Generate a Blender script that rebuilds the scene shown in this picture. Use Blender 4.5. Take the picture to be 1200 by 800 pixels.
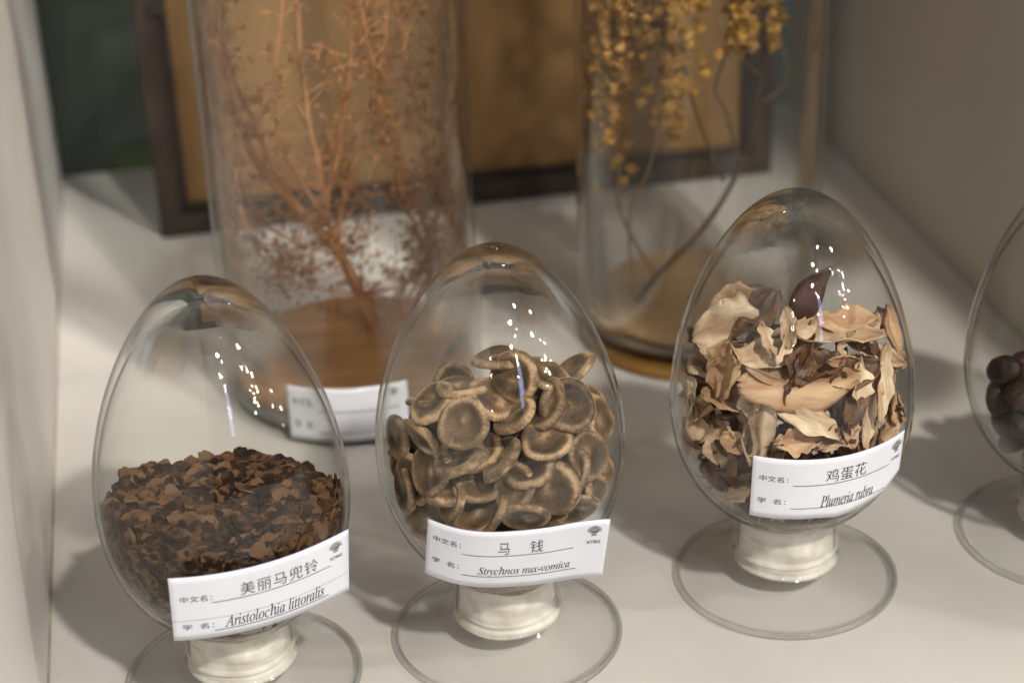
import bpy, bmesh, math, random
import numpy as np
from mathutils import Vector, Matrix, noise
for o in list(bpy.data.objects): bpy.data.objects.remove(o)
S = bpy.context.scene
COL = S.collection
# ------------------------------------------------------------ camera
CAM = np.array([0, 0, 0.4553])
RW = np.array([[0.98007136, 0.11746767, -0.16019201],
               [-0.19586519, 0.43699007, -0.87788183],
               [-0.03312042, 0.89176288, 0.45128928]])      # world axes written in camera axes
cd = bpy.data.cameras.new('camera'); cam = bpy.data.objects.new('camera', cd); COL.objects.link(cam)
M = Matrix([list(RW[i]) + [CAM[i]] for i in range(3)] + [[0, 0, 0, 1]])
cam.matrix_world = M
cd.sensor_width = 36; cd.lens = 67.5; cd.clip_start = .02; cd.clip_end = 60
cd.dof.use_dof = True; cd.dof.focus_distance = .722; cd.dof.aperture_fstop = 7.0
S.camera = cam
# ------------------------------------------------------------ world, lamps, exposure
w = bpy.data.worlds.new('World'); S.world = w; w.use_nodes = True
bg = w.node_tree.nodes['Background']
bg.inputs[0].default_value = (1.0, .93, .84, 1); bg.inputs[1].default_value = .08
S.view_settings.view_transform = 'Standard'; S.view_settings.look = 'None'
S.view_settings.exposure = 0; S.view_settings.gamma = 1
S.cycles.max_bounces = 16; S.cycles.transparent_max_bounces = 48
S.cycles.transmission_bounces = 14; S.cycles.glossy_bounces = 6; S.cycles.diffuse_bounces = 4
S.cycles.use_denoising = True; S.cycles.caustics_refractive = True; S.cycles.caustics_reflective = False
S.cycles.sample_clamp_indirect = 4
TGT = Vector((.16, .68, .06))
def lamp(direction, dist, power, size, color=(1, .93, .83), sizey=None, name='ceiling_spotlight', aim=None, spread=None):
    d = Vector(direction).normalized()
    ld = bpy.data.lights.new(name, 'AREA'); ld.shape = 'DISK' if sizey is None else 'RECTANGLE'
    ld.size = size
    if sizey: ld.size_y = sizey
    ld.energy = power; ld.color = color
    o = bpy.data.objects.new(name, ld); COL.objects.link(o)
    if spread: ld.spread = math.radians(spread)
    o.location = (Vector(aim) if aim else TGT) + d * dist
    o.rotation_euler = d.to_track_quat('Z', 'Y').to_euler()
lamp((.212, -.95, .98), 2.3, 38, .10)                     # main spotlight
lamp((.85, -.62, .95), 2.4, 10, .12)
lamp((.45, -.80, .95), 2.2, .36, .16, aim=(.02, 1.0, .07), spread=13)       # added fill beam, lifts the left and back of the shelf
lamp((.02, .10, 1), 1.15, 1.15, .9, (1, .93, .84), .8, 'overhead_fill')  # added soft fill from above, makes up for the low world light
for d, p in (((.20, -.84, .50), 1.6), ((.24, -.80, .70), 1.6), ((.66, -.56, .52), 2.2), ((.70, -.52, .47), 2.2), ((.67, -.60, .42), 2.2), ((.72, -.55, .38), 2.2),
             ((.66, -.66, .36), 2.2), ((-.29, -.83, .55), .7), ((-.31, -.85, .42), .7), ((-.28, -.85, .30), .7), ((.93, -.34, .30), 1.5), ((.95, -.30, .16), 1.5)):
    lamp(d, 2.4, p, .055)
for d in ((.20, .75, .62), (-.38, .74, .56), (.06, .84, .5)): lamp(d, 2.2, .5, .05)      # spots over the far side of the case
lamp((.22, -.92, .42), 2.2, 2.4, .13, (.50, .60, 1.0), .40, 'daylight_window')
# ------------------------------------------------------------ helpers
def tag(o, label=None, cat=None, group=None, kind=None):
    if label: o['label'] = label
    if cat: o['category'] = cat
    if group: o['group'] = group
    if kind: o['kind'] = kind
    return o
def empty(name, loc=(0, 0, 0), rz=0):
    o = bpy.data.objects.new(name, None); o.location = loc; o.rotation_euler = (0, 0, rz)
    o.empty_display_size = .01; COL.objects.link(o); return o
def link(name, me, parent=None, loc=None):
    o = bpy.data.objects.new(name, me); COL.objects.link(o)
    if parent: o.parent = parent
    if loc is not None: o.location = loc
    return o
def mesh(name, V, F, mats, smooth=True, mi=None):
    me = bpy.data.meshes.new(name); me.from_pydata([tuple(map(float, v)) for v in V], [], F)
    for m in (mats if isinstance(mats, (list, tuple)) else [mats]): me.materials.append(m)
    if smooth: me.polygons.foreach_set('use_smooth', [True] * len(me.polygons))
    if mi: me.polygons.foreach_set('material_index', mi)
    me.update(); return me
def lathe(prof, n=72, cyclic=False, cx=0, cy=0, wob=None):
    V = []; F = []; k = len(prof)
    for r, z in prof:
        for i in range(n):
            a = 2 * math.pi * i / n
            rr = r + (wob(r, z, a) if wob else 0)
            V.append((cx + rr * math.cos(a), cy + rr * math.sin(a), z))
    for j in range(k if cyclic else k - 1):
        j2 = (j + 1) % k
        for i in range(n):
            i2 = (i + 1) % n
            F.append((j * n + i, j * n + i2, j2 * n + i2, j2 * n + i))
    return V, F
def box(x0, x1, y0, y1, z0, z1):
    V = [(x, y, z) for x in (x0, x1) for y in (y0, y1) for z in (z0, z1)]
    return V, [(0, 1, 3, 2), (4, 6, 7, 5), (0, 4, 5, 1), (2, 3, 7, 6), (0, 2, 6, 4), (1, 5, 7, 3)]
def boxm(name, b, mat, parent=None, bev=.0008):
    V, F = box(*b); me = mesh(name, V, F, mat, False)
    bm = bmesh.new(); bm.from_mesh(me); bmesh.ops.recalc_face_normals(bm, faces=bm.faces)
    if bev: bmesh.ops.bevel(bm, geom=bm.edges[:], offset=bev, segments=2, affect='EDGES', profile=.5)
    bm.to_mesh(me); bm.free()
    return link(name, me, parent)
def tube(pts, rads, n=7):
    pts = [Vector(p) for p in pts]; V = []; F = []
    for i, p in enumerate(pts):
        t = (pts[min(i + 1, len(pts) - 1)] - pts[max(i - 1, 0)]).normalized()
        a = t.orthogonal().normalized() if i == 0 else (a - t * a.dot(t)).normalized()
        b = t.cross(a)
        for k in range(n):
            th = 2 * math.pi * k / n
            V.append(p + (a * math.cos(th) + b * math.sin(th)) * rads[i])
    for i in range(len(pts) - 1):
        for k in range(n):
            k2 = (k + 1) % n
            F.append((i * n + k, i * n + k2, (i + 1) * n + k2, (i + 1) * n + k))
    F.append(tuple(range(n))[::-1]); F.append(tuple((len(pts) - 1) * n + k for k in range(n)))
    return V, F
class MB:
    def __init__(s): s.V = []; s.F = []; s.T = []
    def add(s, V, F, tone=None):
        o = len(s.V); s.V += [tuple(v) for v in V]; s.F += [tuple(i + o for i in f) for f in F]
        s.T += [tone if tone is not None else .5] * len(F)
    def mesh(s, name, mat, smooth=True):
        me = mesh(name, s.V, s.F, mat, smooth)
        a = me.attributes.new('tone', 'FLOAT', 'FACE'); a.data.foreach_set('value', s.T)
        return me
def ray(px, py):
    v = np.array([px - 600., -(py - 400.), -2250.]) / 2250.
    return RW @ v
def at_y(px, py, y):
    d = ray(px, py); return CAM + d * (y / d[1])
# ------------------------------------------------------------ materials
def mat(name):
    m = bpy.data.materials.new(name); m.use_nodes = True
    nt = m.node_tree; return m, nt, nt.nodes, nt.links, nt.nodes['Principled BSDF']
def noisy(name, c1, c2, scale, rough=.6, bump=.0, bscale=None, detail=6, spec=.5, attr=None, stretch=None, sheen=0, sss=0, random_tone=0, coat=0, metallic=0, bdist=.001):
    m, nt, N, L, P = mat(name)
    tc = N.new('ShaderNodeTexCoord'); mp = N.new('ShaderNodeMapping')
    L.new(tc.outputs['Object'], mp.inputs[0])
    if stretch: mp.inputs['Scale'].default_value = stretch
    n = N.new('ShaderNodeTexNoise'); n.inputs['Scale'].default_value = scale; n.inputs['Detail'].default_value = detail
    L.new(mp.outputs[0], n.inputs['Vector'])
    r = N.new('ShaderNodeValToRGB'); r.color_ramp.elements[0].position = .32; r.color_ramp.elements[1].position = .68
    r.color_ramp.elements[0].color = (*c1, 1); r.color_ramp.elements[1].color = (*c2, 1)
    fac = n.outputs['Fac']
    if attr:
        at = N.new('ShaderNodeAttribute'); at.attribute_name = 'tone'
        mx = N.new('ShaderNodeMath'); mx.operation = 'MULTIPLY_ADD'; mx.inputs[1].default_value = attr
        ad = N.new('ShaderNodeMath'); ad.operation = 'MULTIPLY_ADD'; ad.inputs[1].default_value = 1; 
        sb = N.new('ShaderNodeMath'); sb.operation = 'SUBTRACT'; sb.inputs[1].default_value = .5
        L.new(at.outputs['Fac'], sb.inputs[0]); L.new(sb.outputs[0], mx.inputs[0]); L.new(fac, mx.inputs[2]); fac = mx.outputs[0]
    L.new(fac, r.inputs[0]); col = r.outputs[0]
    if random_tone:
        oi = N.new('ShaderNodeObjectInfo'); hs = N.new('ShaderNodeHueSaturation')
        mr = N.new('ShaderNodeMapRange'); mr.inputs['To Min'].default_value = 1 - random_tone; mr.inputs['To Max'].default_value = 1 + random_tone
        L.new(oi.outputs['Random'], mr.inputs['Value']); L.new(mr.outputs[0], hs.inputs['Value']); L.new(col, hs.inputs['Color']); col = hs.outputs[0]
    L.new(col, P.inputs['Base Color'])
    P.inputs['Roughness'].default_value = rough; P.inputs['Specular IOR Level'].default_value = spec
    P.inputs['Sheen Weight'].default_value = sheen; P.inputs['Coat Weight'].default_value = coat; P.inputs['Metallic'].default_value = metallic
    if sheen: P.inputs['Sheen Tint'].default_value = (1, .85, .65, 1); P.inputs['Sheen Roughness'].default_value = .4
    if bump:
        n2 = N.new('ShaderNodeTexNoise'); n2.inputs['Scale'].default_value = bscale or scale * 2; n2.inputs['Detail'].default_value = 5
        L.new(mp.outputs[0], n2.inputs['Vector'])
        b = N.new('ShaderNodeBump'); b.inputs['Strength'].default_value = bump; b.inputs['Distance'].default_value = bdist
        L.new(n2.outputs['Fac'], b.inputs['Height']); L.new(b.outputs[0], P.inputs['Normal'])
    return m
def glass_mat(name, tint=(.985, .99, .985), lo=.72, hi=.93, apex=None, rim=None, body=0, ior=1.47, rough=0.0, streak=True):
    """thin blown glass: clear where one looks straight through, mirror-like by Fresnel, truly refracting towards grazing edges and where the wall is thick"""
    m, nt, N, L, P = mat(name); N.remove(P); out = N['Material Output']
    lw = N.new('ShaderNodeLayerWeight'); lw.inputs['Blend'].default_value = .5
    pw = N.new('ShaderNodeMath'); pw.operation = 'POWER'; pw.inputs[1].default_value = 5.0
    L.new(lw.outputs['Facing'], pw.inputs[0])
    fr = N.new('ShaderNodeMath'); fr.operation = 'MULTIPLY_ADD'; fr.inputs[1].default_value = .9; fr.inputs[2].default_value = .027
    L.new(pw.outputs[0], fr.inputs[0])
    tr = N.new('ShaderNodeBsdfTransparent'); tr.inputs[0].default_value = (*tint, 1)
    gl = N.new('ShaderNodeBsdfGlossy'); gl.inputs['Roughness'].default_value = rough + .015
    m1 = N.new('ShaderNodeMixShader'); L.new(fr.outputs[0], m1.inputs[0]); L.new(tr.outputs[0], m1.inputs[1]); L.new(gl.outputs[0], m1.inputs[2])
    gs = N.new('ShaderNodeBsdfGlass'); gs.inputs['IOR'].default_value = ior; gs.inputs['Color'].default_value = (*tint, 1); gs.inputs['Roughness'].default_value = rough
    sm = N.new('ShaderNodeMapRange'); sm.interpolation_type = 'SMOOTHSTEP'; sm.inputs['From Min'].default_value = lo; sm.inputs['From Max'].default_value = hi; sm.inputs['To Max'].default_value = .86
    L.new(lw.outputs['Facing'], sm.inputs['Value']); fac = sm.outputs[0]
    tc = N.new('ShaderNodeTexCoord')
    if apex:
        sx = N.new('ShaderNodeSeparateXYZ'); L.new(tc.outputs['Object'], sx.inputs[0])
        am = N.new('ShaderNodeMapRange'); am.interpolation_type = 'SMOOTHSTEP'; am.inputs['From Min'].default_value = apex[0]; am.inputs['From Max'].default_value = apex[1]
        L.new(sx.outputs['Z'], am.inputs['Value'])
        mx = N.new('ShaderNodeMath'); mx.operation = 'MAXIMUM'; L.new(fac, mx.inputs[0]); L.new(am.outputs[0], mx.inputs[1]); fac = mx.outputs[0]
    if body:                      # drawn rings left by the blowing, and a share of true refraction everywhere
        mxb = N.new('ShaderNodeMath'); mxb.operation = 'MAXIMUM'; mxb.inputs[1].default_value = body; L.new(fac, mxb.inputs[0]); fac = mxb.outputs[0]
    if rim:                       # the thick bead round the foot
        vm = N.new('ShaderNodeVectorMath'); vm.operation = 'MULTIPLY'; vm.inputs[1].default_value = (1, 1, 0); L.new(tc.outputs['Object'], vm.inputs[0])
        ln = N.new('ShaderNodeVectorMath'); ln.operation = 'LENGTH'; L.new(vm.outputs[0], ln.inputs[0])
        am = N.new('ShaderNodeMapRange'); am.inputs['From Min'].default_value = rim[0]; am.inputs['From Max'].default_value = rim[1]
        L.new(ln.outputs['Value'], am.inputs['Value']); am.inputs['To Max'].default_value = .62
        mx = N.new('ShaderNodeMath'); mx.operation = 'MAXIMUM'; L.new(fac, mx.inputs[0]); L.new(am.outputs[0], mx.inputs[1]); fac = mx.outputs[0]
    m2 = N.new('ShaderNodeMixShader'); L.new(fac, m2.inputs[0]); L.new(m1.outputs[0], m2.inputs[1]); L.new(gs.outputs[0], m2.inputs[2])
    if body:
        vq = N.new('ShaderNodeVectorMath'); vq.operation = 'MULTIPLY'; vq.inputs[1].default_value = (1, 1, 0); L.new(tc.outputs['Object'], vq.inputs[0])
        lq = N.new('ShaderNodeVectorMath'); lq.operation = 'LENGTH'; L.new(vq.outputs[0], lq.inputs[0])
        vs = N.new('ShaderNodeVectorMath'); vs.operation = 'SCALE'; vs.inputs['Scale'].default_value = 14; L.new(tc.outputs['Object'], vs.inputs[0])
        mq = N.new('ShaderNodeMath'); mq.operation = 'MULTIPLY'; mq.inputs[1].default_value = 900; L.new(lq.outputs['Value'], mq.inputs[0])
        cq = N.new('ShaderNodeCombineXYZ'); L.new(mq.outputs[0], cq.inputs[0]); sq = N.new('ShaderNodeSeparateXYZ'); L.new(vs.outputs[0], sq.inputs[0]); L.new(sq.outputs['X'], cq.inputs[1]); L.new(sq.outputs['Y'], cq.inputs[2])
        nq = N.new('ShaderNodeTexNoise'); nq.inputs['Scale'].default_value = 1; nq.inputs['Detail'].default_value = 2; L.new(cq.outputs[0], nq.inputs['Vector'])
        b = N.new('ShaderNodeBump'); b.inputs['Strength'].default_value = .35; b.inputs['Distance'].default_value = .0006
        L.new(nq.outputs['Fac'], b.inputs['Height']); L.new(b.outputs[0], gl.inputs['Normal']); L.new(b.outputs[0], gs.inputs['Normal'])
    elif streak:
        mp = N.new('ShaderNodeMapping'); mp.inputs['Scale'].default_value = (1, 1, 4); L.new(tc.outputs['Object'], mp.inputs[0])
        n = N.new('ShaderNodeTexNoise'); n.inputs['Scale'].default_value = 28; n.inputs['Detail'].default_value = 2; L.new(mp.outputs[0], n.inputs['Vector'])
        b = N.new('ShaderNodeBump'); b.inputs['Strength'].default_value = .05; b.inputs['Distance'].default_value = .004
        L.new(n.outputs['Fac'], b.inputs['Height'])
        L.new(b.outputs[0], gl.inputs['Normal']); L.new(b.outputs[0], gs.inputs['Normal'])
    L.new(m2.outputs[0], out.inputs['Surface'])
    return m
M_floor = noisy('white_laminate', (.585, .57, .545), (.665, .65, .625), 14, rough=.38, bump=.04, bscale=180, bdist=.0005, spec=.4)
M_wall = noisy('white_painted_board', (.70, .69, .67), (.79, .775, .75), 7, rough=.42, bump=.12, bscale=40, bdist=.0006)
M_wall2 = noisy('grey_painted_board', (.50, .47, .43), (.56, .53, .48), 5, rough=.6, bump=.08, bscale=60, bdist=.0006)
M_seam = noisy('dusty_sealant', (.28, .24, .18), (.42, .38, .3), 60, rough=.8)
M_dark = noisy('dark_room_paint', (.12, .135, .12), (.155, .17, .145), 2.2, rough=.8)
M_green = noisy('dim_green_card', (.11, .14, .065), (.15, .18, .09), 3, rough=.8)
M_blue = noisy('dim_blue_cloth', (.05, .07, .085), (.07, .09, .11), 3, rough=.8)
M_glass = glass_mat('blown_glass', apex=(.144, .162))
M_footglass = glass_mat('blown_foot_glass', tint=(.995, .997, .995), lo=.64, hi=.90, rim=(.0430, .0442), body=.05)
M_tube = glass_mat('tube_glass', tint=(.985, .99, .988), lo=.80, hi=.93, streak=False)
M_pane = glass_mat('flat_pane_glass', tint=(.85, .90, .88), lo=.9, hi=1.0, streak=False)
M_plaster = noisy('white_plaster', (.56, .53, .45), (.80, .78, .71), 120, rough=.55, bump=.5, bscale=220, bdist=.0004)
M_glue = noisy('brown_glue', (.20, .11, .05), (.55, .45, .30), 160, rough=.6, bump=.5, bscale=300)
M_paper = noisy('label_paper', (.72, .75, .83), (.77, .80, .87), 60, rough=.7, bump=.1, bscale=400, bdist=.0002)
M_edge = noisy('blue_cut_edge', (.10, .09, .30), (.30, .28, .50), 90, rough=.8)
M_ink = noisy('black_ink', (.012, .012, .014), (.03, .03, .035), 200, rough=.6)
M_inkg = noisy('faded_ink', (.05, .05, .055), (.16, .16, .17), 500, rough=.7)
M_flake = noisy('dry_flake_seed', (.020, .010, .0055), (.150, .080, .039), 170, rough=.55, attr=.72, bump=.4, bscale=700, bdist=.0004, spec=.2)
M_disc = None
M_wood = noisy('varnished_plywood', (.20, .108, .038), (.31, .18, .07), 7, rough=.55, stretch=(5, 5, 1.2), bump=.1, bscale=20)
M_frame = noisy('dark_frame_wood', (.022, .013, .009), (.05, .032, .022), 22, rough=.5, stretch=(3, 3, 1), bump=.2)
M_liner = noisy('frame_liner', (.012, .009, .008), (.03, .022, .016), 30, rough=.7)
M_cork = noisy('wooden_base_disc', (.52, .23, .065), (.74, .38, .12), 14, rough=.6, stretch=(1, 5, 3), bump=.2, bscale=60)
M_amber = noisy('amber_base_rim', (.16, .075, .012), (.30, .16, .035), 20, rough=.35)
M_greyb = noisy('shade_grey', (.17, .16, .165), (.24, .23, .23), 60, rough=.8)  # grey of the shadow band under the wooden discs, put into the colour
M_stem1 = noisy('reddish_stem', (.40, .17, .07), (.76, .40, .18), 60, rough=.6, bump=.3)
M_leaf1 = noisy('rust_leaflet', (.18, .075, .026), (.58, .29, .10), 120, rough=.7, attr=.9)
M_stem2 = noisy('grey_brown_stem', (.06, .045, .03), (.16, .12, .075), 60, rough=.7, bump=.3)
M_stem3 = noisy('ochre_stem', (.26, .16, .06), (.42, .27, .10), 60, rough=.7)
M_flower = noisy('ochre_floret', (.30, .13, .02), (.72, .42, .09), 260, rough=.6, random_tone=.35, bump=.3)
M_petal = [noisy('pale_dry_petal', (.33, .19, .10), (.74, .58, .40), 60, rough=.5, stretch=(.3, 1.6, 1), bump=.9, bscale=420, bdist=.0007, random_tone=.12),
           noisy('orange_dry_petal', (.30, .15, .075), (.66, .44, .26), 62, rough=.5, stretch=(.3, 1.6, 1), bump=.9, bscale=420, bdist=.0007, random_tone=.12),
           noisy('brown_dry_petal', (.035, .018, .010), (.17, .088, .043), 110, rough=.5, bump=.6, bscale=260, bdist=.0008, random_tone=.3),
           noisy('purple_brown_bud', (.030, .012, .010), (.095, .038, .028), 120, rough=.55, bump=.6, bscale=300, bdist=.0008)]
M_bean = noisy('dark_red_seed', (.012, .006, .005), (.050, .020, .014), 180, rough=.5, bump=.9, bscale=420, bdist=.0008, random_tone=.5, spec=.35)
for pm in M_petal[:3]:                                     # thin dry petals let a little light through
    N = pm.node_tree.nodes; N['Principled BSDF'].inputs['Subsurface Weight'].default_value = .1
    N['Principled BSDF'].inputs['Subsurface Scale'].default_value = .002
def disc_material():
    m, nt, N, L, P = mat('silky_tan_seed')
    tc = N.new('ShaderNodeTexCoord')
    at = N.new('ShaderNodeAttribute'); at.attribute_name = 'tone'
    n = N.new('ShaderNodeTexNoise'); n.inputs['Scale'].default_value = 170; n.inputs['Detail'].default_value = 6
    oi = N.new('ShaderNodeObjectInfo'); ad = N.new('ShaderNodeVectorMath'); ad.operation = 'ADD'
    L.new(tc.outputs['Object'], ad.inputs[0]); L.new(oi.outputs['Random'], ad.inputs[1]); L.new(ad.outputs[0], n.inputs['Vector'])
    ma = N.new('ShaderNodeMath'); ma.operation = 'MULTIPLY_ADD'; ma.inputs[1].default_value = .95
    so = N.new('ShaderNodeSeparateXYZ'); L.new(tc.outputs['Object'], so.inputs[0])
    an = N.new('ShaderNodeMath'); an.operation = 'ARCTAN2'; L.new(so.outputs['Y'], an.inputs[0]); L.new(so.outputs['X'], an.inputs[1])
    sc_ = N.new('ShaderNodeMath'); sc_.operation = 'MULTIPLY'; sc_.inputs[1].default_value = 5; L.new(an.outputs[0], sc_.inputs[0])
    ln = N.new('ShaderNodeVectorMath'); ln.operation = 'LENGTH'; L.new(tc.outputs['Object'], ln.inputs[0])
    ls = N.new('ShaderNodeMath'); ls.operation = 'MULTIPLY'; ls.inputs[1].default_value = 160; L.new(ln.outputs['Value'], ls.inputs[0])
    cb = N.new('ShaderNodeCombineXYZ'); L.new(sc_.outputs[0], cb.inputs[0]); L.new(ls.outputs[0], cb.inputs[1]); L.new(oi.outputs['Random'], cb.inputs[2])
    nf = N.new('ShaderNodeTexNoise'); nf.inputs['Scale'].default_value = 3.2; nf.inputs['Detail'].default_value = 4; L.new(cb.outputs[0], nf.inputs['Vector'])
    avg = N.new('ShaderNodeMath'); avg.operation = 'MULTIPLY_ADD'; avg.inputs[1].default_value = .5; L.new(nf.outputs['Fac'], avg.inputs[0])
    hf = N.new('ShaderNodeMath'); hf.operation = 'MULTIPLY_ADD'; hf.inputs[1].default_value = .9; hf.inputs[2].default_value = -.20; L.new(n.outputs['Fac'], hf.inputs[0]); L.new(hf.outputs[0], avg.inputs[2])
    L.new(avg.outputs[0], ma.inputs[0]); L.new(at.outputs['Fac'], ma.inputs[2])
    r = N.new('ShaderNodeValToRGB'); e = r.color_ramp.elements
    e[0].position = .30; e[0].color = (.030, .019, .011, 1); e[1].position = 1.0; e[1].color = (.52, .35, .20, 1)
    e.new(.55).color = (.09, .056, .030, 1); e.new(.78).color = (.19, .122, .068, 1)
    L.new(ma.outputs[0], r.inputs[0])
    hs = N.new('ShaderNodeHueSaturation'); mr = N.new('ShaderNodeMapRange'); mr.inputs['To Min'].default_value = .6; mr.inputs['To Max'].default_value = 1.15
    L.new(oi.outputs['Random'], mr.inputs['Value']); L.new(mr.outputs[0], hs.inputs['Value']); L.new(r.outputs[0], hs.inputs['Color'])
    L.new(hs.outputs[0], P.inputs['Base Color'])
    P.inputs['Roughness'].default_value = .5; P.inputs['Specular IOR Level'].default_value = .35
    P.inputs['Sheen Weight'].default_value = .5; P.inputs['Sheen Roughness'].default_value = .35; P.inputs['Sheen Tint'].default_value = (1, .82, .6, 1)
    b = N.new('ShaderNodeBump'); b.inputs['Strength'].default_value = .7; b.inputs['Distance'].default_value = .0007
    L.new(avg.outputs[0], b.inputs['Height']); L.new(b.outputs[0], P.inputs['Normal'])
    return m
M_disc = disc_material()
# ------------------------------------------------------------ the case
WX0, WX1, BY = -.074, .417, 1.193
tag(boxm('shelf_floor', (WX0 - .02, WX1 + .25, -.3, BY, -.02, 0), M_floor), kind='structure')
tag(boxm('wall_left', (WX0 - .018, WX0, .1, BY, .0005, .62), M_wall), kind='structure')
tag(boxm('wall_right', (WX1, WX1 + .018, .50, BY, .0005, .62), M_wall2), kind='structure')
tag(boxm('wall_left_seam', (WX0 - .0002, WX0 + .0009, .12, BY - .002, .0002, .0011), M_seam, bev=0), kind='structure')
pane = tag(boxm('glass_back_pane', (WX0, WX1, BY + .001, BY + .006, .0, .62), M_pane, bev=0), 'clear glass pane closing the back of the white case', 'glass pane')
tag(boxm('room_floor', (-3, 4, BY + .02, 5, -.95, -.9), M_dark, bev=0), kind='structure')
tag(boxm('room_wall', (-3, 4, 3.2, 3.3, -.9, 2.2), M_dark, bev=0), kind='structure')
g = empty('storage_cabinet', (-.13, 2.0, -.9)); tag(g, 'dim green cabinet in the dark room behind the case, left of the framed board', 'cabinet')
boxm('cabinet_body', (.06, .30, 0, .35, 0, .62), M_green, g, .004); boxm('cabinet_top', (.05, .31, -.01, .36, .621, .64), M_dark, g, .003)
g = empty('folding_screen', (.62, 2.1, -.9)); tag(g, 'dim blue-grey screen standing in the dark room behind the right wall corner', 'screen')
for k in range(3): boxm('screen_panel', (-.3 + k * .31, -.3 + k * .31 + .3, .02 * k, .02 * k + .02, 0, 1.5), M_blue, g, .004)
# framed board
fr = empty('framed_board', (.1755, 1.072, 0), math.radians(.0)); tag(fr, 'wood-brown board in a dark wooden frame standing upright behind the two tall glass cylinders', 'framed board')
FW, FH, FB = .1895, .46, .0135
def fbar(name, x0, x1, z0, z1, d=.016, y=0):
    o = boxm(name, (x0, x1, y, y + d, z0, z1), M_frame, fr, .0012); return o
fbar('frame_rail', -FW, FW, .0005, FB); fbar('frame_rail', -FW, FW, FH - FB, FH)
fbar('frame_stile', -FW, -FW + FB, FB, FH - FB); fbar('frame_stile', FW - FB, FW, FB, FH - FB)
LB = .0045
for b in ((-FW + FB, FW - FB, FB, FB + LB), (-FW + FB, -FW + FB + LB, FB + LB, FH - FB), (FW - FB - LB, FW - FB, FB + LB, FH - FB)):
    boxm('frame_liner', (b[0], b[1], .004, .010, b[2], b[3]), M_liner, fr, .0005)
boxm('board_panel', (-FW + FB, FW - FB, .0105, .0145, FB, FH - FB), M_wood, fr, 0)
p = at_y(172, 14, 1.07)
boxm('corner_clip', (p[0] - .1755 + .0, p[0] - .1755 + .010, -.003, .002, p[2] - .003, p[2] + .004), M_liner, fr, .0006)
# ------------------------------------------------------------ egg jars
EGGS = {'flake': ((.0024, .6253), (.0274, .1728, .0463, .22, .003)),
        'disc': ((.1090, .6300), (.0277, .1710, .0475, .165, -.085)),
        'petal': ((.2297, .6421), (.0296, .1739, .0473, .2157, .0342)),
        'bean': ((.3565, .6430), (.0290, .1720, .0478, .20, .02))}
def profile(p, inset=0.0, thick=0.0, n=64):
    zb, zt, b, k, m_ = p; out = []
    for i in range(n + 1):
        t = math.pi * i / n; c_ = -math.cos(t)
        z = (zb + zt) / 2 + (zt - zb) / 2 * c_
        r = b * math.sin(t) * (1 - k * c_ + m_ * c_ * c_)
        out.append([max(r, 0), z])
    if inset:
        res = []
        for i, (r, z) in enumerate(out):
            a = out[max(i - 1, 0)]; c2 = out[min(i + 1, n)]
            tx, tz = c2[0] - a[0], c2[1] - a[1]
            if i in (0, n): tx, tz = (1, 0) if i == 0 else (-1, 0)
            l = math.hypot(tx, tz); nx, nz = tz / l, -tx / l
            f = i / n; ins = inset + thick * max(0, (f - .86) / .14) ** 2
            res.append([max(r - nx * ins, 0), z - nz * ins])
        out = res
    out[0][0] = out[-1][0] = 0.00001
    return out
class Egg:
    def __init__(s, key):
        (s.cx, s.cy), s.p = EGGS[key]
        pr = profile(s.p, .0015); s.zi = np.array([q[1] for q in pr]); s.ri = np.array([q[0] for q in pr])
        po = profile(s.p); s.zo = np.array([q[1] for q in po]); s.ro = np.array([q[0] for q in po])
    def rin(s, z): return np.interp(z, s.zi, s.ri, left=0, right=0)
    def rout(s, z): return np.interp(z, s.zo, s.ro, left=0, right=0)
    def inside(s, P, m=0):
        return s.zi[0] + m < P[2] < s.zi[-1] - m and math.hypot(P[0] - s.cx, P[1] - s.cy) < s.rin(P[2]) - m
    def hit(s, px, py):
        d = ray(px, py); d = d / np.linalg.norm(d); t = .55
        while t < .95:
            P = CAM + d * t
            if s.inside(P, .0004): return P, d
            t += .0008
        return None, d
    def normal(s, P):
        z = P[2]; dr = (s.rin(z + .001) - s.rin(z - .001)) / .002
        h = np.array([P[0] - s.cx, P[1] - s.cy, 0]); h /= np.linalg.norm(h) + 1e-9
        n = h - np.array([0, 0, dr]); return n / np.linalg.norm(n)
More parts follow.
